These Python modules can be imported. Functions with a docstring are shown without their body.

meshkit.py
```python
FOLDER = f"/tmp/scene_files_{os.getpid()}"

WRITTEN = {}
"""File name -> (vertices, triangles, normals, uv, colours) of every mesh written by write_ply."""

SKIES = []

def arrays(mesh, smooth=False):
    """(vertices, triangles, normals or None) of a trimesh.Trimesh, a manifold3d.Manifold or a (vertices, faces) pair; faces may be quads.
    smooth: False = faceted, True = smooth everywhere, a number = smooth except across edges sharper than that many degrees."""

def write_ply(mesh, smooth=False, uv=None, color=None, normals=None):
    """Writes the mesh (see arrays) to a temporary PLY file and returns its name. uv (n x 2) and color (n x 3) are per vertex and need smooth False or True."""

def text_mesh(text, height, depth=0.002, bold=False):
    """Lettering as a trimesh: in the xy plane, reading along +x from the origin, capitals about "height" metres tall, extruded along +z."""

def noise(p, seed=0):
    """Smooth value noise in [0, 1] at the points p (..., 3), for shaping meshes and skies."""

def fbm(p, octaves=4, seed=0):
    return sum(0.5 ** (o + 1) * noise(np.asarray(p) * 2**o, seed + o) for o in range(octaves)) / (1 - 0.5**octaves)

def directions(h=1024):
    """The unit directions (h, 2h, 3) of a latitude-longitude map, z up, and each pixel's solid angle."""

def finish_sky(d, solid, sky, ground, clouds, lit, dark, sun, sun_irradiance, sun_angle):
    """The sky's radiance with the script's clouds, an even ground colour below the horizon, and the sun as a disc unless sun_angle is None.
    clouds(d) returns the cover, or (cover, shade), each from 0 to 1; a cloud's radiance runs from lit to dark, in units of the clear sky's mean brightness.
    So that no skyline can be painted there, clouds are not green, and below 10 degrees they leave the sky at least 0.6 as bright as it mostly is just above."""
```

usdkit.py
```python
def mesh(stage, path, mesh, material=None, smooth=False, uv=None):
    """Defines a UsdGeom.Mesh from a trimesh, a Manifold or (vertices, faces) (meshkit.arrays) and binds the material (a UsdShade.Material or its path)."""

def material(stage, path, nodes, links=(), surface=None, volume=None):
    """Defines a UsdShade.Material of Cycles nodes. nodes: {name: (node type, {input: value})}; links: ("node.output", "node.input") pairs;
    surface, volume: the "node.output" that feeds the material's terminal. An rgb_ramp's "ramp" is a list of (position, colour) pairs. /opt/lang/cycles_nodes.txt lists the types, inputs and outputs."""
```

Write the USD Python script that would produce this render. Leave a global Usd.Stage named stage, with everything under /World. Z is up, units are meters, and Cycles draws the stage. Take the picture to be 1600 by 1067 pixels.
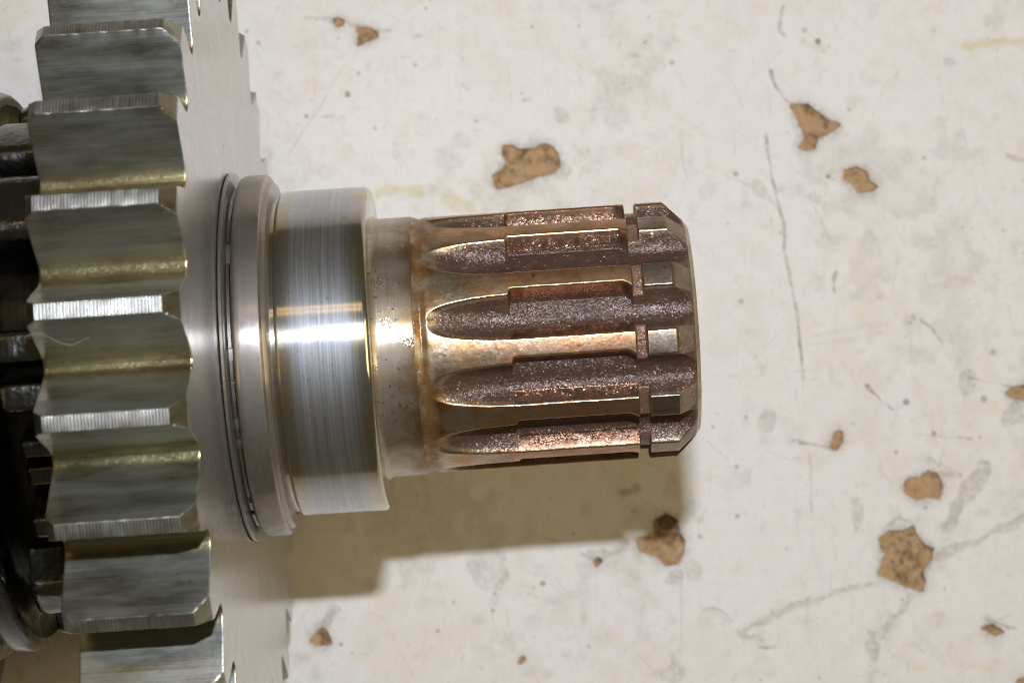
import math
import numpy as np
from PIL import Image, ImageDraw, ImageFilter
from scipy.ndimage import map_coordinates, gaussian_filter
from pxr import Usd, UsdGeom, UsdLux, UsdShade, Gf, Sdf, Vt
import usdkit, meshkit

MM = 0.001
stage = Usd.Stage.CreateInMemory()
UsdGeom.SetStageUpAxis(stage, 'Z')
UsdGeom.SetStageMetersPerUnit(stage, 1.0)
UsdGeom.Xform.Define(stage, '/World')

# ------------------------------------------------------------------ camera (all lengths in mm until they are written)
AXIS_Z = 41.6          # height of the shaft's axis above the table top
CAM_H = 238.0          # camera above the axis
FPX = 3760.0           # focal length in pixels of a 1600 px wide picture
HT = AXIS_Z + CAM_H    # camera above the table
ALPHA = math.radians(3.8)
AXIS_Y = 0.18
cam = UsdGeom.Camera.Define(stage, '/World/camera')
U0, V0 = 848.0, 604.0  # the picture's point straight below the lens (the frame sits off the lens axis)
CAM_X, CAM_Y = (U0 - 800) * CAM_H / FPX, (533.5 - V0) * CAM_H / FPX
cam.AddTranslateOp().Set(Gf.Vec3d(CAM_X * MM, CAM_Y * MM, HT * MM))
cam.CreateHorizontalApertureAttr(36.0)
cam.CreateVerticalApertureAttr(24.0)
cam.CreateFocalLengthAttr(36.0 * FPX / 1600)
cam.CreateHorizontalApertureOffsetAttr(36.0 * (800 - U0) / 1600)
cam.CreateVerticalApertureOffsetAttr(36.0 * (V0 - 533.5) / 1600)
cam.CreateFocusDistanceAttr((CAM_H - 11) * MM)
cam.CreateFStopAttr(48.0)
cam.CreateClippingRangeAttr(Gf.Vec2f(0.01, 100.0))
cam.CreateExposureAttr(0.0)

# ------------------------------------------------------------------ light: the flash above the lens, a pair of warm tubes on the ceiling, dim warm room light, an added warm fill at the right
def rect_light(name, loc, aim, w, h, radiance, color):
    l = UsdLux.RectLight.Define(stage, '/World/' + name)
    m = Gf.Matrix4d(1).SetLookAt(Gf.Vec3d(*loc), Gf.Vec3d(*aim), Gf.Vec3d(0, 1, 0)).GetInverse()
    l.AddTransformOp().Set(m)
    l.CreateWidthAttr(w); l.CreateHeightAttr(h)
    l.CreateIntensityAttr(radiance); l.CreateColorAttr(Gf.Vec3f(*color))
    return l
rect_light('flash_lamp', (.009, .0485, HT * MM), (0, .006, AXIS_Z * MM), .012, .005, 3250.0, (.80, .865, .985))
rect_light('added_side_fill', (1.3, .1, 1.1), (0, 0, 0), .9, .9, 3.7, (1.0, .79, .42))  # added fill, no known source: warms and lifts the shadows
for k, yy in enumerate((.86, .98)):
    rect_light('ceiling_tube_lamp' + '_%03d' % k * (k > 0), (-.25, yy, 1.75), (-.05, .1, 0), 1.2, .045, 2.6, (1.0, .66, .28))
dome = UsdLux.DomeLight.Define(stage, '/World/room_light')
dome.CreateIntensityAttr(1.0)
looks = UsdGeom.Scope.Define(stage, '/World/Looks')
room = usdkit.material(stage, '/World/Looks/room', {'b': ('background_shader', {'color': (1.0, .84, .50), 'strength': .07})}, [], surface='b.background')
UsdShade.MaterialBindingAPI.Apply(dome.GetPrim()).Bind(room)

# ------------------------------------------------------------------ helpers
used = {}
def numbered(parent, name):
    n = used.get((parent, name), 0); used[(parent, name)] = n + 1
    return name if n == 0 else '%s_%03d' % (name, n)

def tag(prim, **k):
    p = prim.GetPrim() if hasattr(prim, 'GetPrim') else prim
    for a, b in k.items():
        p.SetCustomDataByKey(a, b)
    return prim

def put(name, v, f, mat, parent='/World', smooth=False, prim=None, **tags):
    """One mesh; v in mm. prim: {primvar name: per-vertex array}."""
    path = parent + '/' + numbered(parent, name)
    v = np.asarray(v, float) * MM
    if prim:
        f = np.asarray(f)
        if f.shape[1] == 4:
            f = np.vstack([f[:, [0, 1, 2]], f[:, [0, 2, 3]]])
        m = usdkit.mesh(stage, path, (v, f), mat, smooth=True if smooth else False)
        for k, a in prim.items():
            a = np.asarray(a, np.float32)
            api = UsdGeom.PrimvarsAPI(m)
            if a.ndim == 2:
                api.CreatePrimvar(k, Sdf.ValueTypeNames.Color3fArray, 'vertex').Set(Vt.Vec3fArray.FromNumpy(a))
            else:
                api.CreatePrimvar(k, Sdf.ValueTypeNames.FloatArray, 'vertex').Set(Vt.FloatArray.FromNumpy(a))
    else:
        m = usdkit.mesh(stage, path, (v, f), mat, smooth=smooth)
    if tags:
        tag(m, **tags)
    return path

def grid_faces(n, m, wrap=False):
    i, j = np.meshgrid(np.arange(n - 1), np.arange(m if wrap else m - 1), indexing='ij')
    j2 = (j + 1) % m
    return np.stack([i * m + j, (i + 1) * m + j, (i + 1) * m + j2, i * m + j2], -1).reshape(-1, 4)

def cyl(s, r, th):
    """shaft frame: s along the axis, th from the top towards the bottom of the picture."""
    return np.stack(np.broadcast_arrays(s, -r * np.sin(th), r * np.cos(th)), -1)

def lathe(profile, n=288, round_=0.0):
    """profile: (s, r) points from left to right; outward faces."""
    P = np.array(profile, float)
    th = np.arange(n) * 2 * np.pi / n
    v = cyl(P[:, None, 0], P[:, None, 1], th[None]).reshape(-1, 3)
    return v, grid_faces(len(P), n, True)[:, ::-1]

def sub(f, v, keep):
    f = f[keep]
    idx, inv = np.unique(f, return_inverse=True)
    return inv.reshape(f.shape), idx

# ------------------------------------------------------------------ materials
def pos_nodes(scale=(1, 1, 1)):
    """position in mm in the shaft's frame (turned about z), times scale"""
    return ({'geo': ('geometry', {}), 'rot': ('vector_rotate', {'rotate_type': 'z_axis', 'angle': -ALPHA}),
             'mm': ('vector_math', {'math_type': 'scale', 'scale': 1000.0})},
            [('geo.position', 'rot.vector'), ('rot.vector', 'mm.vector1')])

AX = (math.cos(ALPHA), math.sin(ALPHA), 0.0)

def metal(name, color, rough, dark=None, dark_amt=.5, streak='ring', streak_scale=6.0, aniso=0.0, tangent='axis', bump=.0, bump_scale=12.0, metallic=1.0,
          vary=.10, tint=False, ridge=0.0, ridge_period=.28, grit=0.0, grit_scale=7.0, rough2=0.0, mix2=.35, rough_var=.12, facet=0.0, facet_scale=5.0, facet_mask=None, root=False, specks=0.0, blotch=(1, 1, 1), wear=None, stain=None):
    n, l = pos_nodes()
    dark = dark or tuple(c * .45 for c in color)
    # streaks: rings round the axis, or lines along it
    sc = {'ring': (streak_scale, .05, .05), 'line': (.06, streak_scale, streak_scale), 'radial': (.2, .2, .2), 'even': (1, 1, 1)}[streak]
    n['map'] = ('mapping', {'scale': sc}); l.append(('mm.vector', 'map.vector'))
    src = 'map.vector'
    if streak == 'radial':     # rings on a flat face: distance from the axis
        n['off'] = ('vector_math', {'math_type': 'subtract', 'vector2': (0, AXIS_Y, AXIS_Z)})
        n['msk'] = ('vector_math', {'math_type': 'multiply', 'vector2': (0, 1, 1)})
        n['len'] = ('vector_math', {'math_type': 'length'})
        n['cx'] = ('combine_xyz', {'y': 0.0, 'z': 0.0}); n['ms'] = ('math', {'math_type': 'multiply', 'value2': streak_scale})
        l += [('mm.vector', 'off.vector1'), ('off.vector', 'msk.vector1'), ('msk.vector', 'len.vector1'), ('len.value', 'ms.value1'), ('ms.value', 'cx.x')]
        src = 'cx.vector'
    n['st'] = ('noise_texture', {'scale': 1.0, 'detail': 6.0, 'roughness': .7}); l.append((src, 'st.vector'))
    n['bl'] = ('noise_texture', {'scale': .35, 'detail': 5.0, 'roughness': .6}); n['bm'] = ('mapping', {'scale': blotch}); l += [('mm.vector', 'bm.vector'), ('bm.vector', 'bl.vector')]
    # colour
    n['mr'] = ('map_range', {'from_min': .42, 'from_max': .75, 'to_min': 0.0, 'to_max': dark_amt, 'clamp': True}); l.append(('bl.fac', 'mr.value'))
    n['mx'] = ('mix_color', {'a': color, 'b': dark}); l.append(('mr.result', 'mx.fac'))
    n['sv'] = ('map_range', {'from_min': .3, 'from_max': .7, 'to_min': 1 - vary, 'to_max': 1 + vary}); l.append(('st.fac', 'sv.value'))
    n['cs'] = ('vector_math', {'math_type': 'scale'}); l += [('mx.result', 'cs.vector1'), ('sv.result', 'cs.scale')]
    col = 'cs.vector'
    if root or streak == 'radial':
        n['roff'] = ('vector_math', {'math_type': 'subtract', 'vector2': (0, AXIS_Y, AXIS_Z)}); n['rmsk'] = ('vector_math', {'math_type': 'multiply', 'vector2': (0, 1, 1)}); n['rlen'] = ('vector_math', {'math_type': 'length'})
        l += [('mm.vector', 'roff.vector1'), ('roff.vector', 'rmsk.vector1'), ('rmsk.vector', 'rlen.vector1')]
    if root:        # gold tint, stronger towards the bottom of the tooth gaps
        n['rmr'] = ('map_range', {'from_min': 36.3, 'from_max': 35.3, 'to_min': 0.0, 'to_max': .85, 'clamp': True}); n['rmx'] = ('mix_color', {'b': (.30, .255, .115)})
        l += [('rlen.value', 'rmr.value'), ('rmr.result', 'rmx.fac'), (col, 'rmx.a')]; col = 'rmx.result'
    if specks:
        n['kn'] = ('noise_texture', {'scale': 2.2, 'detail': 3.0, 'roughness': .6}); n['kr'] = ('map_range', {'from_min': .625, 'from_max': .69, 'to_min': 0.0, 'to_max': specks, 'clamp': True}); n['kx'] = ('mix_color', {'b': (.10, .085, .07)})
        l += [('mm.vector', 'kn.vector'), ('kn.fac', 'kr.value'), ('kr.result', 'kx.fac'), (col, 'kx.a')]; col = 'kx.result'
    if wear:        # varnish left by hot oil near both ends
        n['vsep'] = ('separate_xyz', {}); n['vd'] = ('math', {'math_type': 'subtract', 'value2': wear[0]}); n['va'] = ('math', {'math_type': 'absolute'})
        n['vr'] = ('map_range', {'range_type': 'smoothstep', 'from_min': 2.3, 'from_max': 3.6, 'to_min': 0.0, 'to_max': 1.0, 'clamp': True}); n['vn'] = ('map_range', {'from_min': .38, 'from_max': .62, 'to_min': .1, 'to_max': .8, 'clamp': True}); n['vm'] = ('math', {'math_type': 'multiply'}); n['vx'] = ('mix_color', {'b': (.56, .48, .30)})
        l += [('mm.vector', 'vsep.vector'), ('vsep.x', 'vd.value1'), ('vd.value', 'va.value1'), ('va.value', 'vr.value'), ('bl.fac', 'vn.value'), ('vr.result', 'vm.value1'), ('vn.result', 'vm.value2'), ('vm.value', 'vx.fac'), (col, 'vx.a')]; col = 'vx.result'
    if stain:       # rust creeping in from one end
        n['qsep'] = ('separate_xyz', {}); n['qn'] = ('math', {'math_type': 'multiply_add', 'value2': 4.5, 'value3': -2.25}); n['qa'] = ('math', {'math_type': 'add'})
        n['qr'] = ('map_range', {'range_type': 'smoothstep', 'from_min': stain[0], 'from_max': stain[1], 'to_min': 0.0, 'to_max': .8, 'clamp': True}); n['qx'] = ('mix_color', {'b': (.25, .145, .06)})
        l += [('mm.vector', 'qsep.vector'), ('bl.fac', 'qn.value1'), ('qsep.x', 'qa.value1'), ('qn.value', 'qa.value2'), ('qa.value', 'qr.value'), ('qr.result', 'qx.fac'), (col, 'qx.a')]; col = 'qx.result'
    if ridge:       # dirt between the ridges
        n['dsep'] = ('separate_xyz', {}); n['drs'] = ('math', {'math_type': 'multiply', 'value2': 2 * math.pi / ridge_period}); n['dsn'] = ('math', {'math_type': 'sine'}); n['dph'] = ('math', {'math_type': 'multiply_add', 'value2': 7.0})
        n['dmr'] = ('map_range', {'from_min': -1.0, 'from_max': .4, 'to_min': .74, 'to_max': 1.0, 'clamp': True}); n['dsc'] = ('vector_math', {'math_type': 'scale'})
        l += [('mm.vector', 'dsep.vector'), ('dsep.x', 'drs.value1'), ('st.fac', 'dph.value1'), ('drs.value', 'dph.value3'), ('dph.value', 'dsn.value1'), ('dsn.value', 'dmr.value'), (col, 'dsc.vector1'), ('dmr.result', 'dsc.scale')]; col = 'dsc.vector'
    n['p'] = ('principled_bsdf', {'metallic': metallic, 'roughness': rough, 'anisotropic': aniso})
    if tint:
        n['me'] = ('attribute', {'attribute': 'metal'}); l.append(('me.fac', 'p.metallic'))
        n['ta'] = ('attribute', {'attribute': 'tint'}); n['tm'] = ('vector_math', {'math_type': 'multiply'})
        l += [(col, 'tm.vector1'), ('ta.color', 'tm.vector2')]; col = 'tm.vector'
    l.append((col, 'p.base_color'))
    n['rv'] = ('map_range', {'from_min': .3, 'from_max': .7, 'to_min': max(rough - rough_var, .03), 'to_max': rough + rough_var}); l += [('bl.fac', 'rv.value'), ('rv.result', 'p.roughness')]
    if aniso:
        if tangent == 'axis':
            n['tg'] = ('combine_xyz', {'x': AX[0], 'y': AX[1], 'z': AX[2]}); l.append(('tg.vector', 'p.tangent'))
        elif tangent == 'radial':
            n['to'] = ('vector_math', {'math_type': 'subtract', 'vector2': (0, AXIS_Y * MM, AXIS_Z * MM)}); l += [('geo.position', 'to.vector1'), ('to.vector', 'p.tangent')]
        else:       # round the axis
            n['tx'] = ('vector_math', {'math_type': 'cross_product', 'vector2': AX}); l += [('geo.normal', 'tx.vector1'), ('tx.vector', 'p.tangent')]
    last = None
    if bump:
        n['bp'] = ('bump', {'strength': 1.0, 'distance': bump * MM}); l.append(('st.fac', 'bp.height')); last = 'bp.normal'
    if ridge:
        n['sep'] = ('separate_xyz', {}); n['rs'] = ('math', {'math_type': 'multiply', 'value2': 2 * math.pi / ridge_period}); n['sn'] = ('math', {'math_type': 'sine'})
        n['rb'] = ('bump', {'strength': 1.0, 'distance': ridge * MM})
        l += [('mm.vector', 'sep.vector'), ('sep.x', 'rs.value1'), ('dph.value', 'sn.value1'), ('sn.value', 'rb.height')]
        if last: l.append((last, 'rb.normal'))
        last = 'rb.normal'
    if grit:
        n['gv'] = ('voronoi_texture', {'scale': grit_scale, 'feature': 'f1'}); n['gn'] = ('noise_texture', {'scale': grit_scale * .8, 'detail': 4.0, 'roughness': .7})
        n['ga'] = ('math', {'math_type': 'add'}); n['gb'] = ('bump', {'strength': 1.0, 'distance': grit * MM})
        l += [('mm.vector', 'gv.vector'), ('mm.vector', 'gn.vector'), ('gv.distance', 'ga.value1'), ('gn.fac', 'ga.value2')]
        if tint:
            n['gt'] = ('attribute', {'attribute': 'grit'}); n['gm'] = ('math', {'math_type': 'multiply'})
            l += [('ga.value', 'gm.value1'), ('gt.fac', 'gm.value2'), ('gm.value', 'gb.height')]
        else:
            l.append(('ga.value', 'gb.height'))
        if last: l.append((last, 'gb.normal'))
        last = 'gb.normal'
    if facet:       # tiny crystal facets: every cell tips its own way
        n['fv'] = ('voronoi_texture', {'scale': facet_scale, 'feature': 'f1'}); n['fs'] = ('vector_math', {'math_type': 'subtract', 'vector2': (.5, .5, .5)})
        n['fk'] = ('vector_math', {'math_type': 'scale', 'scale': facet}); n['fa'] = ('vector_math', {'math_type': 'add'}); n['fn'] = ('vector_math', {'math_type': 'normalize'})
        l += [('mm.vector', 'fv.vector'), ('fv.color', 'fs.vector1'), ('fs.vector', 'fk.vector1'), ('fk.vector', 'fa.vector2'), (last or 'geo.normal', 'fa.vector1'), ('fa.vector', 'fn.vector1')]
        if tint or facet_mask:
            n['fm'] = ('math', {'math_type': 'multiply', 'value2': facet})
            if tint:
                n['fsp'] = ('separate_color', {}); n['fpw'] = ('math', {'math_type': 'power', 'value2': 2.2}); n['fgm'] = ('math', {'math_type': 'multiply'})
                l += [('fv.color', 'fsp.color'), ('fsp.b', 'fpw.value1'), ('fpw.value', 'fgm.value1'), ('gt.fac', 'fgm.value2'), ('fgm.value', 'fm.value1')]
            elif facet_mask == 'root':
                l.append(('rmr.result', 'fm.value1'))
            else:
                n['fo'] = ('noise_texture', {'scale': .45, 'detail': 3.0}); n['fr'] = ('map_range', {'from_min': .54, 'from_max': .72, 'to_min': 0.0, 'to_max': 1.0, 'clamp': True})
                l += [('mm.vector', 'fo.vector'), ('fo.fac', 'fr.value'), ('fr.result', 'fm.value1')]
            l.append(('fm.value', 'fk.scale'))
        last = 'fn.vector'
    if last:
        l.append((last, 'p.normal'))
    if rough2:      # a second, wider lobe: the finer scratches
        n['p2'] = ('principled_bsdf', {**n['p'][1], 'roughness': rough2, 'anisotropic': 0.0}); n['mc'] = ('mix_closure', {'fac': mix2})
        l += [(a, b.replace('p.', 'p2.', 1)) for a, b in l if b.startswith('p.') and b != 'p.roughness'] + [('p.BSDF', 'mc.closure1'), ('p2.BSDF', 'mc.closure2')]
        if wear:    # the middle of the journal is rubbed duller than its ends; fine scored rings
            n['wsep'] = ('separate_xyz', {}); n['wd'] = ('math', {'math_type': 'subtract', 'value2': wear[0]}); n['wa'] = ('math', {'math_type': 'absolute'})
            n['wr'] = ('map_range', {'range_type': 'smoothstep', 'from_min': wear[1], 'from_max': wear[2], 'to_min': mix2, 'to_max': .06, 'clamp': True}); n['wn'] = ('map_range', {'from_min': .35, 'from_max': .65, 'to_min': .75, 'to_max': 1.2}); n['wm'] = ('math', {'math_type': 'multiply'})
            l += [('mm.vector', 'wsep.vector'), ('wsep.x', 'wd.value1'), ('wd.value', 'wa.value1'), ('wa.value', 'wr.value'), ('st.fac', 'wn.value'), ('wr.result', 'wm.value1'), ('wn.result', 'wm.value2'), ('wm.value', 'mc.fac')]
        return usdkit.material(stage, '/World/Looks/' + name, n, l, surface='mc.closure')
    return usdkit.material(stage, '/World/Looks/' + name, n, l, surface='p.BSDF')

STEEL = (.56, .53, .49)
M_face = metal('turned_face', (.55, .545, .53), .21, dark_amt=.10, streak='radial', streak_scale=7.0, vary=.05, rough_var=.03, rough2=.55, mix2=.15, specks=.9)
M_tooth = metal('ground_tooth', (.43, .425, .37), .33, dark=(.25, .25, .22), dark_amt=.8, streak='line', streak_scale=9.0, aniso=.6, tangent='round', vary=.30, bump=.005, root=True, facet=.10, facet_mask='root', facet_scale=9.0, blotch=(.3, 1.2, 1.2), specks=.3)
M_land = metal('ridged_land', (.43, .42, .395), .47, dark_amt=.15, streak='ring', streak_scale=3.6, vary=.25, ridge=.012)
M_collar = metal('turned_collar', (.37, .335, .305), .24, dark_amt=.4, streak='ring', streak_scale=7.0, aniso=.8, vary=.12, bump=.004, rough2=.6, mix2=.45)
M_journal = metal('polished_journal', (.53, .54, .565), .165, dark_amt=.12, streak='ring', streak_scale=5.0, aniso=.85, vary=.16, bump=.0012, rough_var=.03, rough2=.52, mix2=.36, wear=(-17.4, 1.6, 3.9), specks=.35)
M_neck = metal('ground_neck', (.50, .445, .365), .25, dark=(.29, .215, .125), dark_amt=.7, streak='ring', streak_scale=6.0, aniso=.7, vary=.12, bump=.003, rough2=.6, mix2=.45, facet=.38, facet_mask='noise', facet_scale=8.0, specks=.9, stain=(-11.4, -8.7))
M_spline = metal('worn_spline', (1, 1, 1), .33, dark=(.62, .55, .5), dark_amt=.8, streak='line', streak_scale=3.0, vary=.16, tint=True, grit=.05, grit_scale=5.0, metallic=.95, facet=1.5, facet_scale=6.0, rough_var=.08)
M_oil = metal('oily_black_ring', (.06, .057, .052), .22, dark_amt=.6, streak='ring', streak_scale=3.0, vary=.25, bump=.004)
M_dog = metal('dog_ring', (.20, .20, .195), .22, dark=(.06, .06, .05), dark_amt=.9, streak='ring', streak_scale=4.0, vary=.18, bump=.01, grit=.03, grit_scale=2.0)
M_clip = metal('clip_steel', (.55, .53, .5), .2, streak='ring', vary=.1)

# ------------------------------------------------------------------ the table top: a white painted board with chips and scratches
W, Hh = 1600, 1067
def to_table(u, v):
    return CAM_X + (np.asarray(u) - U0) * HT / FPX, CAM_Y + (V0 - np.asarray(v)) * HT / FPX

def P(pts, ox, oy, sc):
    return [(ox + x / sc, oy + y / sc) for x, y in pts]

chips = [
    P([(1045,590),(1085,585),(1110,603),(1180,600),(1205,580),(1250,590),(1270,625),(1280,665),(1250,700),(1180,715),(1120,740),(1020,765),(1005,710),(1045,685),(1065,655),(1045,620)], 380, 0, 2.58),
    P([(455,115),(500,110),(545,130),(545,150),(500,170),(460,190),(465,150)], 380, 0, 2.58),
    P([(625,440),(700,435),(735,465),(790,505),(840,520),(800,550),(740,580),(730,620),(700,630),(660,615),(690,580),(670,530),(650,480)], 1000, 0, 2.667),
    P([(850,710),(900,695),(945,715),(955,755),(995,780),(960,800),(910,805),(895,775),(850,745)], 1000, 0, 2.667),
    P([(1100,150),(1130,120),(1165,125),(1200,95),(1240,105),(1262,160),(1250,210),(1200,205),(1150,215),(1105,185)], 1000, 700, 2.667),
    P([(1000,375),(1040,345),(1100,345),(1140,325),(1160,375),(1190,405),(1225,415),(1215,465),(1180,510),(1190,560),(1180,600),(1110,575),(1050,550),(990,525),(1010,480),(1025,440),(1000,410)], 1000, 700, 2.667),
    P([(-5,370),(55,368),(62,300),(110,275),(155,300),(165,355),(188,380),(182,440),(160,480),(110,490),(70,450),(0,430),(-12,400)], 1000, 700, 2.667),
    P([(740,845),(768,850),(772,890),(740,935),(710,920)], 1050, 380, 2.884),
    P([(1500,675),(1540,650),(1590,640),(1640,660),(1640,710),(1530,697)], 1050, 380, 2.884),
    P([(190,690),(235,640),(255,655),(272,700),(220,705)], 400, 700, 2.286),
    P([(1420,750),(1465,732),(1520,765),(1480,782)], 1000, 700, 2.667),
    P([(362,80),(385,70),(410,85),(400,108),(375,110)], 380, 0, 2.58),
    P([(1570,965),(1620,950),(1640,1000),(1580,1000)], 1000, 700, 2.667),
    P([(1205,405),(1225,392),(1240,402),(1215,425)], 400, 700, 2.286),
    P([(935,765),(950,740),(966,750),(946,771)], 400, 700, 2.286),
]
SS = 2                       # drawing resolution: pixels of the 1600 px picture, times 2
MX = 40                      # margin around the view, in picture pixels
cw, ch = (W + 2 * MX) * SS, (Hh + 2 * MX) * SS
rng = np.random.default_rng(11)
def dr(pts):
    return [((x + MX) * SS, (y + MX) * SS) for x, y in pts]

def layer(draw_fn, blur):
    im = Image.new('L', (cw, ch), 0); d = ImageDraw.Draw(im); draw_fn(d)
    if blur: im = im.filter(ImageFilter.GaussianBlur(blur * SS))
    return np.asarray(im, np.float32) / 255

def curve(pts, n=12):
    p = np.array(pts, float)
    if len(p) < 3: return p
    from scipy.interpolate import PchipInterpolator
    t = np.concatenate([[0], np.cumsum(np.linalg.norm(np.diff(p, axis=0), axis=1))])
    q = np.linspace(0, t[-1], n * len(p))
    return np.stack([PchipInterpolator(t, p[:, k])(q) for k in (0, 1)], 1)

def stroke(d, pts, w, val, jitter=1.2, wvar=.7):
    p = curve(pts)
    p = np.concatenate([np.linspace(a, b, max(2, int(np.hypot(*(b - a)) / 3)))[:-1] for a, b in zip(p[:-1], p[1:])] + [p[-1:]])
    wob = gaussian_filter(rng.normal(0, 1, len(p)), 2, mode='nearest'); wob2 = 1.8 * gaussian_filter(rng.normal(0, 1, len(p)), 5, mode='nearest')
    p = p + jitter * np.stack([wob, -wob], 1)
    ends = np.minimum(1, np.minimum(np.arange(len(p)), np.arange(len(p))[::-1]) / 4 + .3)
    ws = np.maximum(.35, w * (1 + wvar * wob2)) * ends
    for (x, y), r, k in zip(p, ws / 2, rng.uniform(.6, 1, len(p))):
        x, y = (x + MX) * SS, (y + MX) * SS
        d.ellipse([x - r * SS, y - r * SS, x + r * SS, y + r * SS], fill=int(val * k))

# noise images used to break every edge up
yy, xx = np.mgrid[0:ch:2, 0:cw:2]
def fb(scale, seed, oct_=4):
    n = meshkit.fbm(np.stack([xx / SS / scale, yy / SS / scale, np.full(xx.shape, seed * 7.3)], -1), oct_, seed)
    return np.kron(n, np.ones((2, 2)))[:ch, :cw]
n_fine, n_mid, n_big, n_hair = fb(6, 1), fb(28, 2), fb(170, 3), fb(3, 5, 2)

chip_masks = []
for c in chips:
    m = layer(lambda d: d.polygon(dr(c), fill=255), 1.2)
    chip_masks.append(m + (n_fine - .5) * .75 * (m > .02) * (m < .98))
chip_all = np.max(chip_masks, 0)

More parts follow.
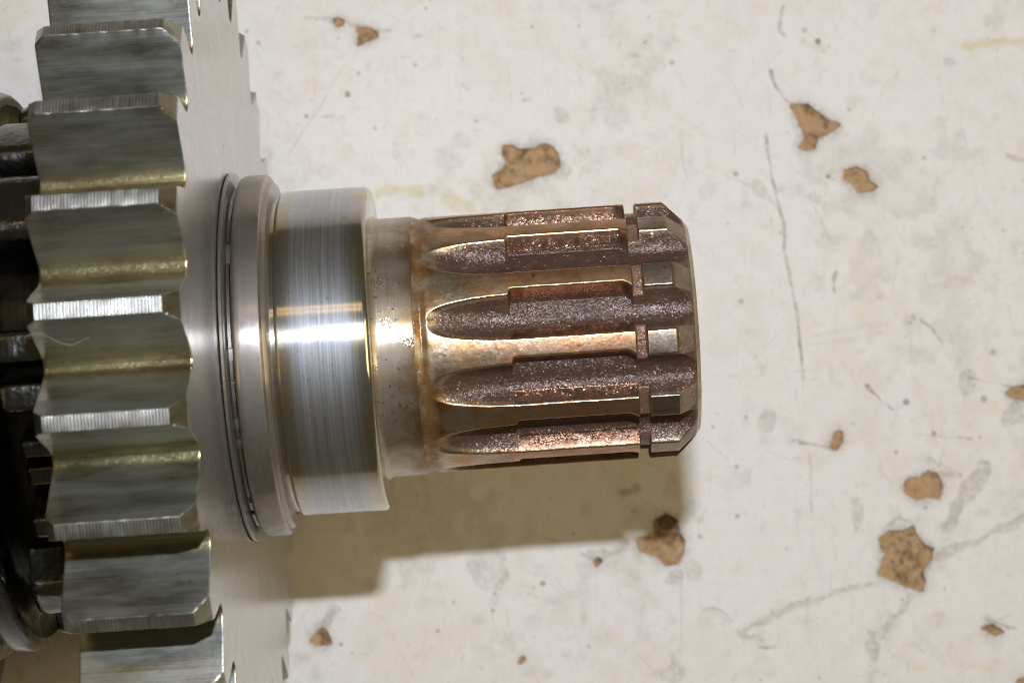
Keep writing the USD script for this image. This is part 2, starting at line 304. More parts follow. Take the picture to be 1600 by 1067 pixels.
lines = layer(lambda d: [stroke(d, *a) for a in [
    ([(1225,8),(1219,45),(1227,58)], 4, 150), ([(1204,109),(1210,131),(1222,148),(1236,165)], 3.4, 190), ([(1201,150),(1203,190)], 5, 60),
    ([(1197,210),(1204,262),(1214,311),(1225,356),(1227,397),(1232,422),(1241,467),(1248,512),(1251,546),(1255,581)], 3.4, 190),
    ([(1244,582),(1256,578),(1255,596)], 2, 140), ([(1265,708),(1268,760),(1269,806)], 2.6, 120), ([(1352,602),(1374,623),(1396,641)], 3, 170), ([(1396,641),(1412,630)], 2, 110),
    ([(1438,498),(1456,514),(1473,536)], 3, 150), ([(1307,424),(1303,440),(1304,458)], 4, 150), ([(1236,687),(1258,692),(1282,697),(1302,702)], 4, 130), ([(1429,676),(1460,682),(1492,684),(1524,685)], 1.8, 110),
    ([(1508,588),(1560,600),(1592,607)], 3, 130), ([(560,78),(548,100)], 3.5, 110), ([(545,95),(527,120),(505,160),(470,212),(444,258)], 2.2, 95), ([(474,28),(505,30),(522,34)], 6, 90), ([(543,35),(556,42),(590,50),(612,47)], 4, 110),
    ([(1140,195),(1178,280),(1200,300)], 1.2, 60), ([(1000,158),(1100,120),(1190,115)], 1.2, 50), ([(1370,303),(1430,285),(1500,265),(1540,255)], 1.5, 75), ([(1380,297),(1330,315),(1210,322)], 1.5, 50),
    ([(1270,320),(1285,350),(1300,382)], 2, 80), ([(1125,272),(1175,295),(1195,310)], 1.4, 80), ([(1065,220),(1068,260),(1076,283)], 2.6, 70), ([(700,170),(730,178),(770,190)], 1.2, 50),
    ([(848,75),(850,115)], 2, 60), ([(900,100),(940,130),(965,142)], 1.2, 50), ([(680,750),(668,900),(660,1067)], 1.6, 70), ([(933,880),(931,960),(925,1067)], 1.4, 60), ([(993,890),(990,1067)], 1.2, 45), ([(1065,880),(1063,1067)], 2, 55),
    ([(1105,795),(1092,822),(1092,840)], 2, 110), ([(1085,795),(1110,797)], 1.4, 100), ([(1095,955),(1115,950),(1135,962)], 2, 120), ([(1094,960),(1112,956),(1134,966)], 1.3, 110),
    ([(1185,1010),(1208,1012),(1213,1008)], 3, 140), ([(1330,757),(1392,759)], 1.4, 90), ([(1430,1010),(1450,1020)], 2, 60), ([(1518,1030),(1518,1067)], 1.6, 90), ([(1525,958),(1560,975),(1590,982)], 3, 130), ([(1530,990),(1560,970),(1585,955)], 2.5, 90),
    ([(1065,905),(1062,935)], 3, 60), ([(1135,880),(1120,860)], 1.3, 50), ([(1280,950),(1310,1000),(1330,1020)], 1.0, 60), ([(875,570),(880,600)], 1, 40), ([(1475,700),(1470,722),(1466,732)], 1.5, 100),
    ([(1455,760),(1448,790)], 2.5, 90), ([(1100,570),(1130,560)], 1.5, 60), ([(1130,589),(1160,588)], 2.5, 70), ([(1160,360),(1230,350),(1290,330)], 1.0, 40), ([(1390,505),(1330,515),(1270,525)], 8, 26), ([(1260,540),(1330,530),(1385,516)], 8, 22),
    ([(460,985),(475,960),(500,930)], 1.5, 50), ([(0,20),(15,10)], 6, 130), ([(10,92),(40,96)], 3, 60),
]], .5)
# fine hairline scratches all over
def hairs(d):
    for _ in range(1000):
        x, y = rng.uniform(-30, W + 30), rng.uniform(-30, Hh + 30); a = rng.choice([rng.normal(1.5, .25), rng.uniform(0, 3.14)]); L = rng.gamma(2, 22)
        stroke(d, [(x, y), (x + L * math.cos(a) * .5 + rng.normal(0, 2), y + L * math.sin(a) * .5), (x + L * math.cos(a), y + L * math.sin(a))], rng.uniform(.5, 1.3), rng.uniform(18, 75), .35, .3)
hair = layer(hairs, .35)
smears = layer(lambda d: [stroke(d, *a) for a in [
    ([(1154,985),(1195,970),(1240,947),(1285,932),(1319,921),(1356,912),(1371,906)], 9, 150), ([(1154,985),(1180,996),(1195,1008)], 8, 120),
    ([(1459,876),(1495,857),(1532,841),(1570,824),(1610,808)], 11, 150), ([(1424,925),(1405,955),(1379,985),(1364,1011),(1372,1040)], 13, 110),
    ([(1540,722),(1525,749),(1499,782),(1480,831)], 17, 120), ([(1330,775),(1340,790),(1335,830)], 20, 80), ([(1185,650),(1200,660),(1190,670)], 17, 100), ([(1476,95),(1484,98)], 26, 85), ([(1410,498),(1425,500)], 14, 80),
    ([(625,90),(640,88)], 18, 90), ([(645,60),(665,52)], 12, 70), ([(724,92),(726,100)], 12, 110), ([(724,134),(730,138)], 20, 110), ([(820,160),(840,148)], 15, 90), ([(835,195),(834,208)], 12, 60), ([(1575,655),(1590,640),(1590,610)], 22, 90), ([(1510,580),(1512,615)], 12, 90), 
    ([(760,905),(780,895),(775,915)], 28, 100), ([(1040,1062),(1065,1040)], 24, 80), ([(1180,557),(1178,560)], 14, 110), ([(900,860),(940,868),(980,850)], 12, 80), ([(1040,905),(1065,900)], 22, 70), ([(1475,735),(1490,742)], 14, 130), ([(1440,722),(1480,730),(1500,745)], 8, 120),
    ([(520,950),(505,980),(498,1000)], 12, 120), ([(690,1060),(700,1067)], 30, 80), ([(1390,822),(1410,812),(1425,815)], 5, 150), ([(1375,860),(1385,835)], 5, 100), ([(1080,880),(1090,900)], 22, 45), ([(760,870),(755,910)], 30, 40), ([(1276,300),(1276,318)], 14, 60), ([(1320,265),(1318,290)], 10, 60), ([(870,255),(885,270)], 25, 60), ([(1005,455),(1005,460)], 20, 30), ([(985,85),(1000,90)], 14, 110), ([(870,172),(880,190)], 14, 70), ([(920,172),(935,174)], 7, 80), ([(500,182),(525,184)], 5, 100), ([(535,209),(550,209)], 5, 80),
    ([(1285,75),(1290,85)], 5, 60), ([(1180,285),(1220,330)], 14, 45), ([(1568,245),(1600,255)], 9, 90), 
]], 1.0)
yellow = layer(lambda d: [stroke(d, *a) for a in [
    ([(590,303),(620,297),(655,300)], 14, 150), ([(685,310),(715,316),(742,330)], 13, 150), ([(722,297),(752,313)], 7, 110), ([(945,312),(975,318)], 8, 90), ([(1500,70),(1530,68),(1605,66)], 9, 180), ([(1040,28),(1058,20)], 6, 90), ([(1040,165),(1070,190),(1110,220)], 5, 60),
    ([(1145,272),(1152,262)], 4, 130), ([(1257,60),(1259,70)], 8, 150), ([(1365,700),(1380,735),(1397,758)], 2.2, 180), ([(1335,590),(1365,560),(1390,535)], 4, 80), ([(1275,410),(1270,440)], 3, 80), ([(1295,568),(1300,590),(1320,600)], 5, 70), ([(1320,620),(1328,640)], 3, 90), ([(1255,755),(1257,757)], 7, 110),
    ([(1290,800),(1294,800)], 9, 90), ([(1190,870),(1200,875)], 12, 60), ([(1100,985),(1110,1020),(1130,1040)], 30, 34), ([(480,70),(490,160)], 18, 30), ([(410,220),(420,260)], 10, 70), ([(495,0),(500,20)], 10, 60), ([(1400,1030),(1450,1045)], 14, 90), ([(1480,1035),(1560,1040)], 10, 60), ([(1180,480),(1195,600)], 26, 22)
]], 1.6)
smudge_and_shade = layer(lambda d: [stroke(d, *a) for a in [
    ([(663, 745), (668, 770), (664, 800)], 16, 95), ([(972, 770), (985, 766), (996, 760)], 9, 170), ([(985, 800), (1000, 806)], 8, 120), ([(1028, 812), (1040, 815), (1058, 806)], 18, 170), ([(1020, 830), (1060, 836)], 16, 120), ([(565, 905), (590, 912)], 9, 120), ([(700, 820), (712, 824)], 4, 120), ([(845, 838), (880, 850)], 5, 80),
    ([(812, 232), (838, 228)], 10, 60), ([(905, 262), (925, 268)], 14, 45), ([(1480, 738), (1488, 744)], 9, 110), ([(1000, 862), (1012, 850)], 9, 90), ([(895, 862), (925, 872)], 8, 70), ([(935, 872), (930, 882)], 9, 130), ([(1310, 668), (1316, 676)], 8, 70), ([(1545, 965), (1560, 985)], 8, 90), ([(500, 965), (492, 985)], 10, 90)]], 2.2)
def specks(d):
    for _ in range(520):
        x, y, r = rng.uniform(-30, W + 30), rng.uniform(-30, Hh + 30), rng.gamma(1.3, .55) + .35
        x, y = (x + MX) * SS, (y + MX) * SS
        d.ellipse([x - r * SS * rng.uniform(.7, 1.8), y - r * SS, x + r * SS, y + r * SS], fill=int(rng.uniform(50, 210)))
    for x, y, r, a in [(1278,65,4.5,230),(1257,48,4,110),(1416,628,5,200),(1397,608,0,0),(543,148,4.5,210),(479,182,3,180),(1444,247,2.5,160),(848,911,4,200),(1158,471,3.5,150),(1166,651,2,200),(1152,806,3,170),(1446,793,3,150),(533,1006,3,190),(684,985,2.5,170),(770,953,2.5,160),(1094,838,3,160),(1000,390,2,120),(1151,729,3,150),(975,130,2.4,140),(560,115,3,120),(1050,98,4.5,110),(1552,550,4,140),(1537,623,5,150),(1459,677,4,170),(1150,272,4,170)]:
        x, y = (x + MX) * SS, (y + MX) * SS
        if r: d.ellipse([x - r * SS, y - r * SS, x + r * SS, y + r * SS], fill=a)
speck = layer(specks, .55)
def warp(img, a=7.0, b=2.2):
    gy, gx = np.mgrid[0:ch, 0:cw].astype(np.float32)
    return map_coordinates(img, [gy + SS * (a * 2 * (n_mid - .5) * 2 + b * 2 * (n_fine - .5)), gx + SS * (a * 2 * (np.roll(n_mid, 333, 1) - .5) * 2 + b * 2 * (np.roll(n_fine, 111, 0) - .5))], order=1, mode='nearest')
smears, yellow, smudge_and_shade = warp(smears, 6, 2.5), warp(yellow, 6, 3), warp(smudge_and_shade, 6, 3)
halo = gaussian_filter(np.clip(chip_all, 0, 1), 9 * SS) * 2.2 + gaussian_filter(np.clip(chip_all, 0, 1), 3 * SS) * .6

lin = lambda *c: np.array(c, np.float32)
white = lin(.775, .738, .702)
C = np.empty((ch, cw, 3), np.float32); C[:] = white
C *= (1 + (n_big - .5) * .14 + (n_mid - .5) * .13 + (n_fine - .5) * .05)[..., None]
C = C * (1 + (n_mid - .5)[..., None] * lin(.0, .02, .07)) 
def over(C, col, a):
    a = np.clip(a, 0, 1)[..., None]; return C * (1 - a) + col * a
C = over(C, lin(.60, .55, .36), np.clip(n_big * 1.6 - .95, 0, .22))
C = over(C, lin(.70, .585, .43), np.clip((np.roll(n_mid, 700, 1) * .7 + np.roll(n_big, 400, 0) * .6 - .66) * 2.2, 0, .30))
C = over(C, lin(.72, .60, .44), np.clip((np.roll(n_fine, 500, 1) * .5 + np.roll(n_mid, 900, 0) - .86) * 3, 0, .35))
C = over(C, lin(.62, .52, .24), yellow * (.5 + n_mid) * 1.0)
C = over(C, lin(.50, .455, .42), smears * np.clip(n_mid * 1.6 + n_fine * 1.6 - .85, 0, 1.1) * 1.3)
edge_ = np.clip(smears * (.55 - smears) * 9, 0, 1) * np.clip(n_fine * 2.4 - .7, 0, 1)
C = over(C, lin(.33, .29, .25), edge_ * .55)
C = over(C, lin(.12, .11, .09), smudge_and_shade * np.clip(n_mid * 1.8, 0, 1) * .8)
C = over(C, lin(.42, .38, .33), np.clip((n_mid * .6 + n_big * .5 - .56) * 5, 0, .6) * n_fine)
C = over(C, lin(.30, .265, .225), np.clip(halo * (n_hair * 2.2 - .6), 0, .6))
C = over(C, lin(.27, .235, .19), hair * 1.4)
C = over(C, lin(.17, .135, .10), lines * np.clip(n_fine * 2.0 - .25, 0, 1) * 1.25)
C = over(C, lin(.16, .13, .10), speck * .85)
C = over(C, lin(.78, .75, .72), np.clip((n_hair - .66) * 3, 0, .35))
depth_img = np.clip(lines * .10 + hair * .03, 0, .12)          # mm, scratches are real shallow grooves
wood_n = fb(5, 9, 4); wood_m = fb(14, 12, 3)
WOOD = np.empty_like(C); WOOD[:] = lin(.44, .285, .155)
WOOD = over(WOOD, lin(.50, .33, .17), np.clip((wood_n - .45) * 3.2, 0, 1))
WOOD = over(WOOD, lin(.13, .065, .03), np.clip((wood_m * .6 + wood_n * .4 - .47) * 5, 0, .85))
WOOD = over(WOOD, lin(.05, .04, .035), smudge_and_shade * 1.1)  # smudges; on one chip also the shade of its hole, painted in
WOOD = over(WOOD, lin(.60, .50, .38), np.clip((n_hair * .5 + wood_n * .5 - .60) * 6, 0, .7))

step = 2.0                                      # picture pixels between vertices
us = np.arange(-30, W + 30 + .1, step); vs = np.arange(-30, Hh + 30 + .1, step)
outer = np.array([40, 90, 180, 400, 900, 2000, 5000])
us = np.concatenate([-30 - outer[::-1], us, W + 30 + outer]); vs = np.concatenate([-30 - outer[::-1], vs, Hh + 30 + outer])
V, U = np.meshgrid(vs, us, indexing='ij')
def samp(img, order=1):
    x, y = np.clip((U + MX) * SS, 0, cw - 1), np.clip((V + MX) * SS, 0, ch - 1)
    return map_coordinates(img, [y, x], order=order, mode='nearest')
inside = (U > -30) & (U < W + 30) & (V > -30) & (V < Hh + 30)
col = np.stack([samp(C[..., k]) for k in range(3)], -1); col[~inside] = white
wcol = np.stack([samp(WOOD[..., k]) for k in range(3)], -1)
cm = np.stack([samp(m) for m in chip_masks]) ; cm[:, ~inside] = 0
cmax = cm.max(0); in_chip = cmax > .5
tx, ty = to_table(U, V)
zz = -samp(depth_img) * inside + (samp(n_big) - .5) * .05 * inside
floor_z = -.24 + (samp(wood_n) - .5) * .36 + (samp(n_hair) - .5) * .16
zchip = np.where(in_chip, floor_z * np.clip((cmax - .5) * 5, .55, 1), zz + .03 * np.clip(cmax * 2, 0, 1))
tv = np.stack([tx, ty, zchip], -1).reshape(-1, 3)
tf = grid_faces(len(vs), len(us))               # v runs down: this order faces up
corner_in = in_chip.reshape(-1)[tf]; n_in = corner_in.sum(1)
owner = np.where(n_in >= 1, cm.reshape(len(chips), -1)[:, tf].max(2).argmax(0), -1)

n, l = {'geo': ('geometry', {}), 'a': ('attribute', {'attribute': 'tint'}), 'p': ('principled_bsdf', {'roughness': .62, 'specular_ior_level': .28}),
        'n': ('noise_texture', {'scale': 1600.0, 'detail': 4.0, 'roughness': .6}), 'b': ('bump', {'strength': .5, 'distance': .00004}),
        'n2': ('noise_texture', {'scale': 2600.0, 'detail': 3.0}), 'mr': ('map_range', {'from_min': .3, 'from_max': .7, 'to_min': .965, 'to_max': 1.035}), 'sc': ('vector_math', {'math_type': 'scale'})}, \
       [('geo.position', 'n.vector'), ('geo.position', 'n2.vector'), ('n.fac', 'b.height'), ('b.normal', 'p.normal'), ('n2.fac', 'mr.value'), ('a.color', 'sc.vector1'), ('mr.result', 'sc.scale'), ('sc.vector', 'p.base_color')]
M_paint = usdkit.material(stage, '/World/Looks/white_paint', n, l, surface='p.BSDF')
n2 = dict(n); n2['p'] = ('principled_bsdf', {'roughness': .85, 'specular_ior_level': .2}); n2['b'] = ('bump', {'strength': .8, 'distance': .0001})
M_wood = usdkit.material(stage, '/World/Looks/bare_board', n2, l, surface='p.BSDF')

top = put('tabletop', *(lambda f, i: (tv[i], f))(*sub(tf, tv, n_in == 0)), M_paint, smooth=True, prim={'tint': col.reshape(-1, 3)[sub(tf, tv, n_in == 0)[1]]},
          kind='structure', label='scratched white painted board under the gear shaft, paint chipped off in spots', category='tabletop')
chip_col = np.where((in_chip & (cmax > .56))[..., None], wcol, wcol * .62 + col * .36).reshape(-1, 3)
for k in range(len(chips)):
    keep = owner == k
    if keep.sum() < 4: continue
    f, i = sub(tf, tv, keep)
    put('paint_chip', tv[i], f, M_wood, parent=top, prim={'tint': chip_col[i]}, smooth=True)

# ------------------------------------------------------------------ the gear shaft
shaft = UsdGeom.Xform.Define(stage, '/World/gear_shaft')
shaft.AddTranslateOp().Set(Gf.Vec3d(0, AXIS_Y * MM, AXIS_Z * MM))
shaft.AddRotateZOp().Set(math.degrees(ALPHA))
tag(shaft, label='oily steel gear shaft with worn rusty splined end lying on the white board', category='gear shaft')
SH = '/World/gear_shaft'

# gear wheel: 28 teeth
N, RT, RR = 28, 41.3, 35.1
S0, S1 = -39.2, -26.6                       # left and right face
pitch = 2 * math.pi / N
prof_half = [(.00, RT), (.35, RT), (.66, RT), (.74, RT - .05), (1.02, 40.55), (1.30, 39.9), (1.58, 39.25), (1.85, 38.6), (2.12, 37.95), (2.37, 37.3), (2.60, 36.7), (2.80, 36.2), (2.98, 35.80), (3.15, 35.50), (3.38, 35.27), (3.62, 35.15), (3.95, RR)]
half = pitch / 2
ang = np.array([w / r for w, r in prof_half]); ang = ang / ang[-1] * half
rad = np.array([r for _, r in prof_half])
ang_f = np.unique(np.concatenate([ang, np.linspace(ang[3], ang[12], 22)]))
rad_f = np.interp(ang_f, ang, rad)
A = np.concatenate([-ang_f[::-1][:-1], ang_f]); Rr = np.concatenate([rad_f[::-1][:-1], rad_f])
tip = np.abs(A) <= ang[3] + 1e-9
CR, CL = 1.35, .8
stations = np.concatenate([[S0, S0 + .05], np.linspace(S0 + .2, S0 + CL, 5), np.linspace(S0 + CL + .25, S1 - CR - .25, 30), np.linspace(S1 - CR, S1 - .2, 7), [S1 - .05, S1]])
def cone(s):
    return np.minimum(RT - .95 * np.clip(S0 + CL - s, 0, None), RT - 1.05 * np.clip(s - (S1 - CR), 0, None))
rc = cone(stations)
r_tooth = np.minimum(Rr[None], rc[:, None])
r_tooth[[0, -1]] -= .05                       # broken edge
PH = .015
rngt = np.random.default_rng(5)
RI = 33.6
wheel_th = np.concatenate([(k - 3) * pitch + PH - pitch / 2 + A[:-1] for k in range(N)])
rw0, rw1 = np.tile(r_tooth[0, :-1], N), np.tile(r_tooth[-1, :-1], N)
wv = np.concatenate([cyl(S0, np.full(len(wheel_th), q), wheel_th) for q in (16.0, 33.0)] + [cyl(S0, rw0, wheel_th), cyl(S1, rw1, wheel_th)] + [cyl(S1, np.full(len(wheel_th), q), wheel_th) for q in (33.0, 16.0)])
wf = grid_faces(6, len(wheel_th), True)[:, ::-1]
wf = wf[(wf // len(wheel_th)).min(1) != 2]          # no skin between the two faces: the teeth are there
wheel = put('gear_wheel', wv, wf, M_face, parent=SH, smooth=20)
for k in range(N):
    base = (k - 3) * pitch + PH - pitch / 2
    r = r_tooth.copy(); r[1:-1] += rngt.normal(0, .004, r[1:-1].shape) * (Rr < RT)[None]
    nick = meshkit.noise(np.stack(np.broadcast_arrays(stations[:, None] * 1.7, np.sign(A)[None] * 9.0 + k * 5.1, 0.0), -1), 3) - .35
    r[1:-1] -= (np.clip(nick, 0, 1) * .13 * np.exp(-((np.abs(A) - ang[3]) / (.22 / RT)) ** 2)[None])[1:-1]
    body = cyl(stations[:, None], r, base + A[None])
    nA = len(A)
    v = body.reshape(-1, 3); f = grid_faces(len(stations), nA)[:, ::-1]
    # the ridged land is a piece of its own between the chamfers
    fi = f.reshape(len(stations) - 1, nA - 1, 4)
    sm = (stations[:-1] + stations[1:]) / 2
    onland = ((sm > S0 + CL) & (sm < S1 - CR))[:, None] & (np.abs((A[:-1] + A[1:]) / 2) < ang[2] + 1e-6)[None]
    fb_ = fi[~onland]; fl = fi[onland]
    vv, ff = v, fb_
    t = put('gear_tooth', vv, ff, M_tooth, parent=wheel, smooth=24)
    idx, inv = np.unique(fl, return_inverse=True)
    used_land = put('tooth_land', v[idx], inv.reshape(fl.shape), M_land, parent=wheel, smooth=24)

# turned parts
put('shoulder_ring', *lathe([(-26.55, 15), (-26.55, 18.0), (-26.45, 18.15), (-26.2, 18.2), (-26.1, 18.05), (-26.05, 16.9), (-25.9, 16.6), (-25.45, 16.6)]), M_collar, parent=SH, smooth=35)
put('collar', *lathe([(-25.45, 16.0), (-25.42, 17.35), (-25.25, 17.62), (-25.0, 17.74), (-24.6, 17.8), (-23.05, 17.8), (-22.85, 17.72), (-22.72, 17.5), (-22.68, 17.2), (-22.45, 17.05), (-22.3, 16.9), (-22.2, 16.3), (-22.15, 15.5)]), M_collar, parent=SH, smooth=35)
put('journal', *lathe([(-22.2, 15.55), (-21.75, 15.55), (-21.6, 15.85), (-21.35, 16.0), (-19, 16.0), (-16, 16.0), (-13.5, 16.0), (-13.2, 15.9), (-13.0, 15.65), (-12.95, 12.0)]), M_journal, parent=SH, smooth=35)
put('neck', *lathe([(-13.0, 13.1), (-12.7, 12.85), (-12.3, 12.75), (-9.2, 12.75), (-8.95, 12.6), (-8.9, 12.4)]), M_neck, parent=SH, smooth=35)
# broken circlip lying in the groove beside the collar
for a0, a1 in [(-62, -38), (-30, -2), (2, 8), (9, 20), (24, 27), (31, 52), (56, 60), (63, 75)]:
    th = np.radians(np.linspace(a0, a1, 24)); pr = [(-25.85, 16.55), (-25.85, 17.0), (-25.55, 17.05), (-25.5, 16.55)]
    v = np.concatenate([cyl(s, r, th) for s, r in pr])
    f = grid_faces(4, 24)[:, ::-1]
    put('circlip', v, f, M_clip, parent=SH, smooth=30)

# left of the gear: dog ring, oily black ring, bearing edge
put('hub', *lathe([(-52, 20), (-47.5, 21.5), (-40.0, 21.5), (-39.9, 15)]), M_oil, parent=SH, smooth=30)
rngd = np.random.default_rng(3)
def dog(a0, a1, s0, s1, r0, r1):
    am, hw = (a0 + a1) / 2, (a1 - a0) / 2
    q = np.linspace(-1, 1, 15); th = np.radians(am + hw * 1.12 * q); rr = r0 + (r1 - r0) * np.clip(1 - np.abs(q) ** 7, 0, 1) ** .6
    st = np.linspace(s0, s1, 6); sh = np.array([-.75, -.22, 0, 0, 0, 0])
    v = np.concatenate([cyl(s, np.maximum(rr + h * (rr > r0 + .3), r0), th) for s, h in zip(st[[0, 0, 1, 2, 4, 5]] + [0, .12, -.2, 0, 0, 0], sh)] + [cyl(s0, np.full(15, r0 - .6), th), cyl(s1, np.full(15, r0 - .6), th)])
    f = grid_faces(6, 15)[:, ::-1]; q = np.arange(14)
    f = np.concatenate([f, np.stack([q, q + 1, q + 91, q + 90], 1), np.stack([q + 76, q + 75, q + 105, q + 106], 1)])
    return v, f
for a0, a1, s0, s1, r1 in [(-63, -47, -47, -40, 26.5), (-41, -24.5, -47.5, -40, 27.5), (-7.5, 0.0, -45.5, -40, 26.8), (2.5, 9.5, -45.2, -40, 26.5), (14.0, 18.5, -43.8, -40, 26.5), (19.5, 24.5, -43.6, -40, 26.3), (31, 37, -44, -40, 26.2), (52, 66, -46, -40, 25.8), (80, 96, -46, -40, 26), (110, 126, -46, -40, 26), (150, 165, -46, -40, 26), (190, 206, -46, -40, 26), (230, 246, -46, -40, 26), (265, 285, -46, -40, 26)]:
    put('dog_tooth', *dog(a0, a1, s0, s1, 21.3, r1), M_dog, parent=SH, smooth=45)
put('oil_ring', *lathe([(-50.5, 24), (-50.3, 27.0), (-49.8, 27.4), (-48.4, 27.5), (-47.9, 27.3), (-47.6, 26.9), (-47.5, 26.2), (-47.9, 25.6), (-48.2, 24.5), (-48.0, 23.5), (-47.6, 22.8), (-47.6, 21)]), M_oil, parent=SH, smooth=40)
put('bearing_edge', *lathe([(-58.2, 15), (-58.2, 28.1), (-52.3, 28.1), (-51.8, 27.9), (-51.4, 27.3), (-51.2, 25.5), (-51.2, 21)]), M_dog, parent=SH, smooth=40)
put('added_rear_disc', *lathe([(-74, 14), (-74, 40), (-73.5, 40.5), (-58.5, 40.5), (-58, 40), (-58, 20)]), M_dog, parent=SH, smooth=40)  # unseen plain disc, added to block light and darken the lower left
put('shaft_stub', *lathe([(-80, 0.01), (-80, 14.6), (-79.6, 15), (-66, 15)]), M_collar, parent=SH, smooth=40)

# the splined end, as a radius over (s, angle)
NS, RO, RF = 12, 12.58, 10.75
PHS = math.radians(6.2)
ss = np.unique(np.round(np.concatenate([np.arange(-9.0, 17.3, .10), [-8.95, -7.85, -7.8, -.02, .05, 11.68, 11.72, 11.78, 11.80, 12.78, 12.80, 12.92, 15.5, 15.56, 15.62, 17.4, 17.45, 17.5, 17.6, 17.75, 17.85]]), 3))
per = 116
dl = np.linspace(-.5, .5, per, endpoint=False)
dl = np.sign(dl) * np.abs(dl)          # even spacing, -15..15 degrees about each land
th_all = (np.arange(NS)[:, None] * (2 * np.pi / NS) + dl[None] * (2 * np.pi / NS)).ravel() + PHS
w = np.tile(dl, NS) * (2 * np.pi / NS) * RO           # arc mm from the middle of the land, + towards the bottom of the picture
tooth_id = np.repeat(np.arange(NS), per)
Sg, Wg = np.meshgrid(ss, w, indexing='ij'); Tg = np.broadcast_to(th_all[None], Sg.shape)
P3 = np.stack([Sg, RO * np.sin(Tg), RO * np.cos(Tg)], -1)
nz = lambda sc, o, sd: meshkit.fbm(P3 * np.array(sc), o, sd) - .5
hp = 2 * np.pi / NS * RO / 2                           # half pitch 3.29
edge_n = nz((1.2, .6, .6), 3, 21) * .14
hl = 1.17                                              # half width of a land
gw = hp - hl                                           # half width of a groove
dgc = hp - np.abs(Wg)                                  # distance from the groove's middle
x = np.clip(dgc / (gw + edge_n), 0, 1.6)
fl_r = RF + (RO - RF) * x ** 2.7
run = np.clip(1.0 - Sg, 0, None) ** 2 / (2 * 20.6)     # cutter run-out
r_g = fl_r + run * np.clip(1 - .12 * x, 0, 1)
r = np.minimum(RO, r_g)
# worn drive side (lower flank) between the step and the ring groove
wl = .56 + (hl - .56) * np.clip(1 - Sg / .22, 0, 1) + .06 * np.sin(np.arange(NS) * 2.1)[tooth_id][None] + .5 * np.clip((Sg - 10.6) / 1.0, 0, 1) ** 2 + edge_n * .5
d = Wg - wl
worn = np.maximum(RO - 2.1 * d, RF)
r = np.where((Sg > 0) & (Sg < 11.7) & (d > 0), np.minimum(r, worn), r)
ring = (Sg > 11.79) & (Sg < 12.79)
r = np.where(ring, np.minimum(r, 11.62), r)
r = np.minimum(r, RO - (Sg - 15.56) * 1.0)
r = np.where(Sg > 17.42, np.minimum(r, 10.66 - (Sg - 17.42) * 1.3), r)
rec = np.clip(1 - np.abs(Sg + 8.4) / .62, 0, 1)
r = np.where(Sg < -7.8, RO + .1 * np.clip((-8.3 - Sg) / .5, 0, 1) - .16 * rec, r)
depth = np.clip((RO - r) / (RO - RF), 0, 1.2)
r = gaussian_filter(r, (.55, 1.1), mode=('nearest', 'wrap'))          # worn, rounded edges
ingroove = np.clip(depth * 2.2, 0, 1) * (Sg > -7.8) * (Sg < 17.4)
ongroove = ((x < .97) & (Sg > -7.8)) * 1.0
r = r + nz((5.5, 5.5, 5.5), 2, 4) * .035 * ingroove + nz((2.0, 2.0, 2.0), 3, 8) * .02
# colours
n1, n2_, n3 = nz((.55, .55, .55), 4, 31), nz((1.6, 1.6, 1.6), 4, 32), nz((.5, 2.2, 2.2), 4, 33)
def lay(col, c, a):
    a = np.clip(a, 0, 1)[..., None]; return col * (1 - a) + np.array(c) * a
T = np.empty(Sg.shape + (3,)); T[:] = (.45, .36, .25)
T = lay(T, (.46, .25, .115), .40 + n1 * 3.0)                                      # stained bare lands
T = lay(T, (.50, .275, .155), np.clip((Sg + 3.5) / 2.5, 0, 1) * (Sg < 11.7) * (.65 + n3 * 2.4))
T = lay(T, (.24, .13, .05), np.clip(1.25 - np.abs(Sg + 8.2) / .85, 0, 1) * (.9 + n2_ * 1.6) + np.clip((-5.6 - Sg) / 1.6, 0, 1) * (.2 + n1 * 3))
wornm = (Sg > 0) & (Sg < 11.7) & (depth > .1)
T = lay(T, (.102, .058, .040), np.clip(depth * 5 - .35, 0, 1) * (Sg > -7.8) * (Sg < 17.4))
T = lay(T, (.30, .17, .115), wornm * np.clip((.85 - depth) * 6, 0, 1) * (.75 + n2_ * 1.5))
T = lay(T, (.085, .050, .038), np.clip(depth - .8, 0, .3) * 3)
T = lay(T, (.33, .19, .12), (ring & (depth < .6)) * .55)
T = lay(T, (.24, .18, .13), ((Sg > 15.5) & (x > .9)) * .75)
T = lay(T, (.27, .23, .19), ((Sg > 12.92) & (Sg < 15.5) & (depth < .1)) * .8)
T = lay(T, (.55, .47, .33), (Sg > 17.45) * .9)
T = lay(T, (.10, .055, .03), np.clip((n2_ - .2) * 6, 0, .8) * (depth < .3))
T *= (1 + n2_ * .5)[..., None]
Me = np.full(Sg.shape, .95)
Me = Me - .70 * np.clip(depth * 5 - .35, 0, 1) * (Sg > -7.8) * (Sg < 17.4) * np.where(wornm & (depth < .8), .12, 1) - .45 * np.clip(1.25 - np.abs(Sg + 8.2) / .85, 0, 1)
Me = np.clip(Me, .2, .95)
T = np.clip(T, .02, 1)
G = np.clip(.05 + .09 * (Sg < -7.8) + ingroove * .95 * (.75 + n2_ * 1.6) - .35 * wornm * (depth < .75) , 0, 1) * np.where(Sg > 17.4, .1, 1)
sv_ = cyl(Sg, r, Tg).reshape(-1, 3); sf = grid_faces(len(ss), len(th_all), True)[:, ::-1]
Wf = np.abs(Wg.ravel()[sf]).min(1); Sf = Sg.ravel()[sf].mean(1); tid = np.tile(tooth_id, len(ss))[sf[:, 0]]
istooth = (np.abs(Wg.ravel()[sf]).max(1) < hl + .75) & (Sf > -7.8) & (Sf < 17.4)
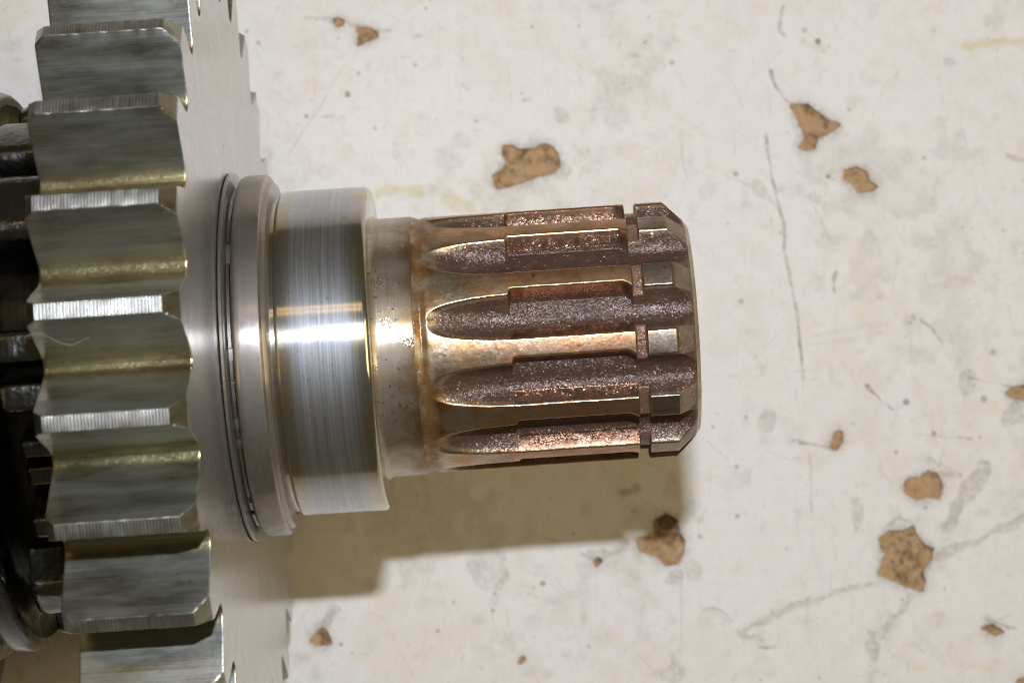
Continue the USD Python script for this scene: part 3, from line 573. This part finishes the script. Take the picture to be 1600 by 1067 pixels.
# normals over the whole surface, so that the parts meet without a seam
tri = np.vstack([sf[:, [0, 1, 2]], sf[:, [0, 2, 3]]])
nn = np.zeros_like(sv_); fn = np.cross(sv_[tri[:, 1]] - sv_[tri[:, 0]], sv_[tri[:, 2]] - sv_[tri[:, 0]])
for k in range(3): np.add.at(nn, tri[:, k], fn)
nn /= np.linalg.norm(nn, axis=1, keepdims=True)
def spline_part(name, keep, parent):
    f, i = sub(sf, sv_, keep)
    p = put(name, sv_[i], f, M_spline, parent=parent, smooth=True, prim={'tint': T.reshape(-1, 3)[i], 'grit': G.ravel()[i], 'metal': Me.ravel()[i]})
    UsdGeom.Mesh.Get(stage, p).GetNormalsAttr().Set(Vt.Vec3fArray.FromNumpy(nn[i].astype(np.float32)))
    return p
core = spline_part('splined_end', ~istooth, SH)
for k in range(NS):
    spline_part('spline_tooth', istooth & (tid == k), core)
nring = len(th_all)
put('end_face', *lathe([(17.84, 10.12), (17.86, 9.9), (17.86, 3.2), (17.0, 2.4), (15.5, .01)]), M_neck, parent=SH, smooth=30)

# a strand of lint lying on one tooth of the gear
def px_at(u, v, z):
    d = HT - z
    return ((CAM_X + (u - U0) * d / FPX) * MM, (CAM_Y + (V0 - v) * d / FPX) * MM, z * MM)
M_lint = usdkit.material(stage, '/World/Looks/lint', {'p': ('principled_bsdf', {'base_color': (.42, .38, .33), 'roughness': .5})}, [], surface='p.BSDF')
pts = curve([(40, 527), (58, 520), (78, 528), (95, 536), (112, 539), (128, 532), (141, 527)], 12)
c = UsdGeom.BasisCurves.Define(stage, '/World/lint_strand')
zs = AXIS_Z + 40.4 - .16 * np.clip((pts[:, 1] - 519), 0, 30) * .25 + .25
c.CreatePointsAttr([Gf.Vec3f(*px_at(a, b, z)) for (a, b), z in zip(pts, zs)])
c.CreateCurveVertexCountsAttr([len(pts)]); c.CreateTypeAttr('linear'); c.CreateWidthsAttr([.000024]); c.SetWidthsInterpolation('constant')
UsdShade.MaterialBindingAPI.Apply(c.GetPrim()).Bind(M_lint)
tag(c, label='thin pale wavy strand of lint lying on one gear tooth', category='lint')
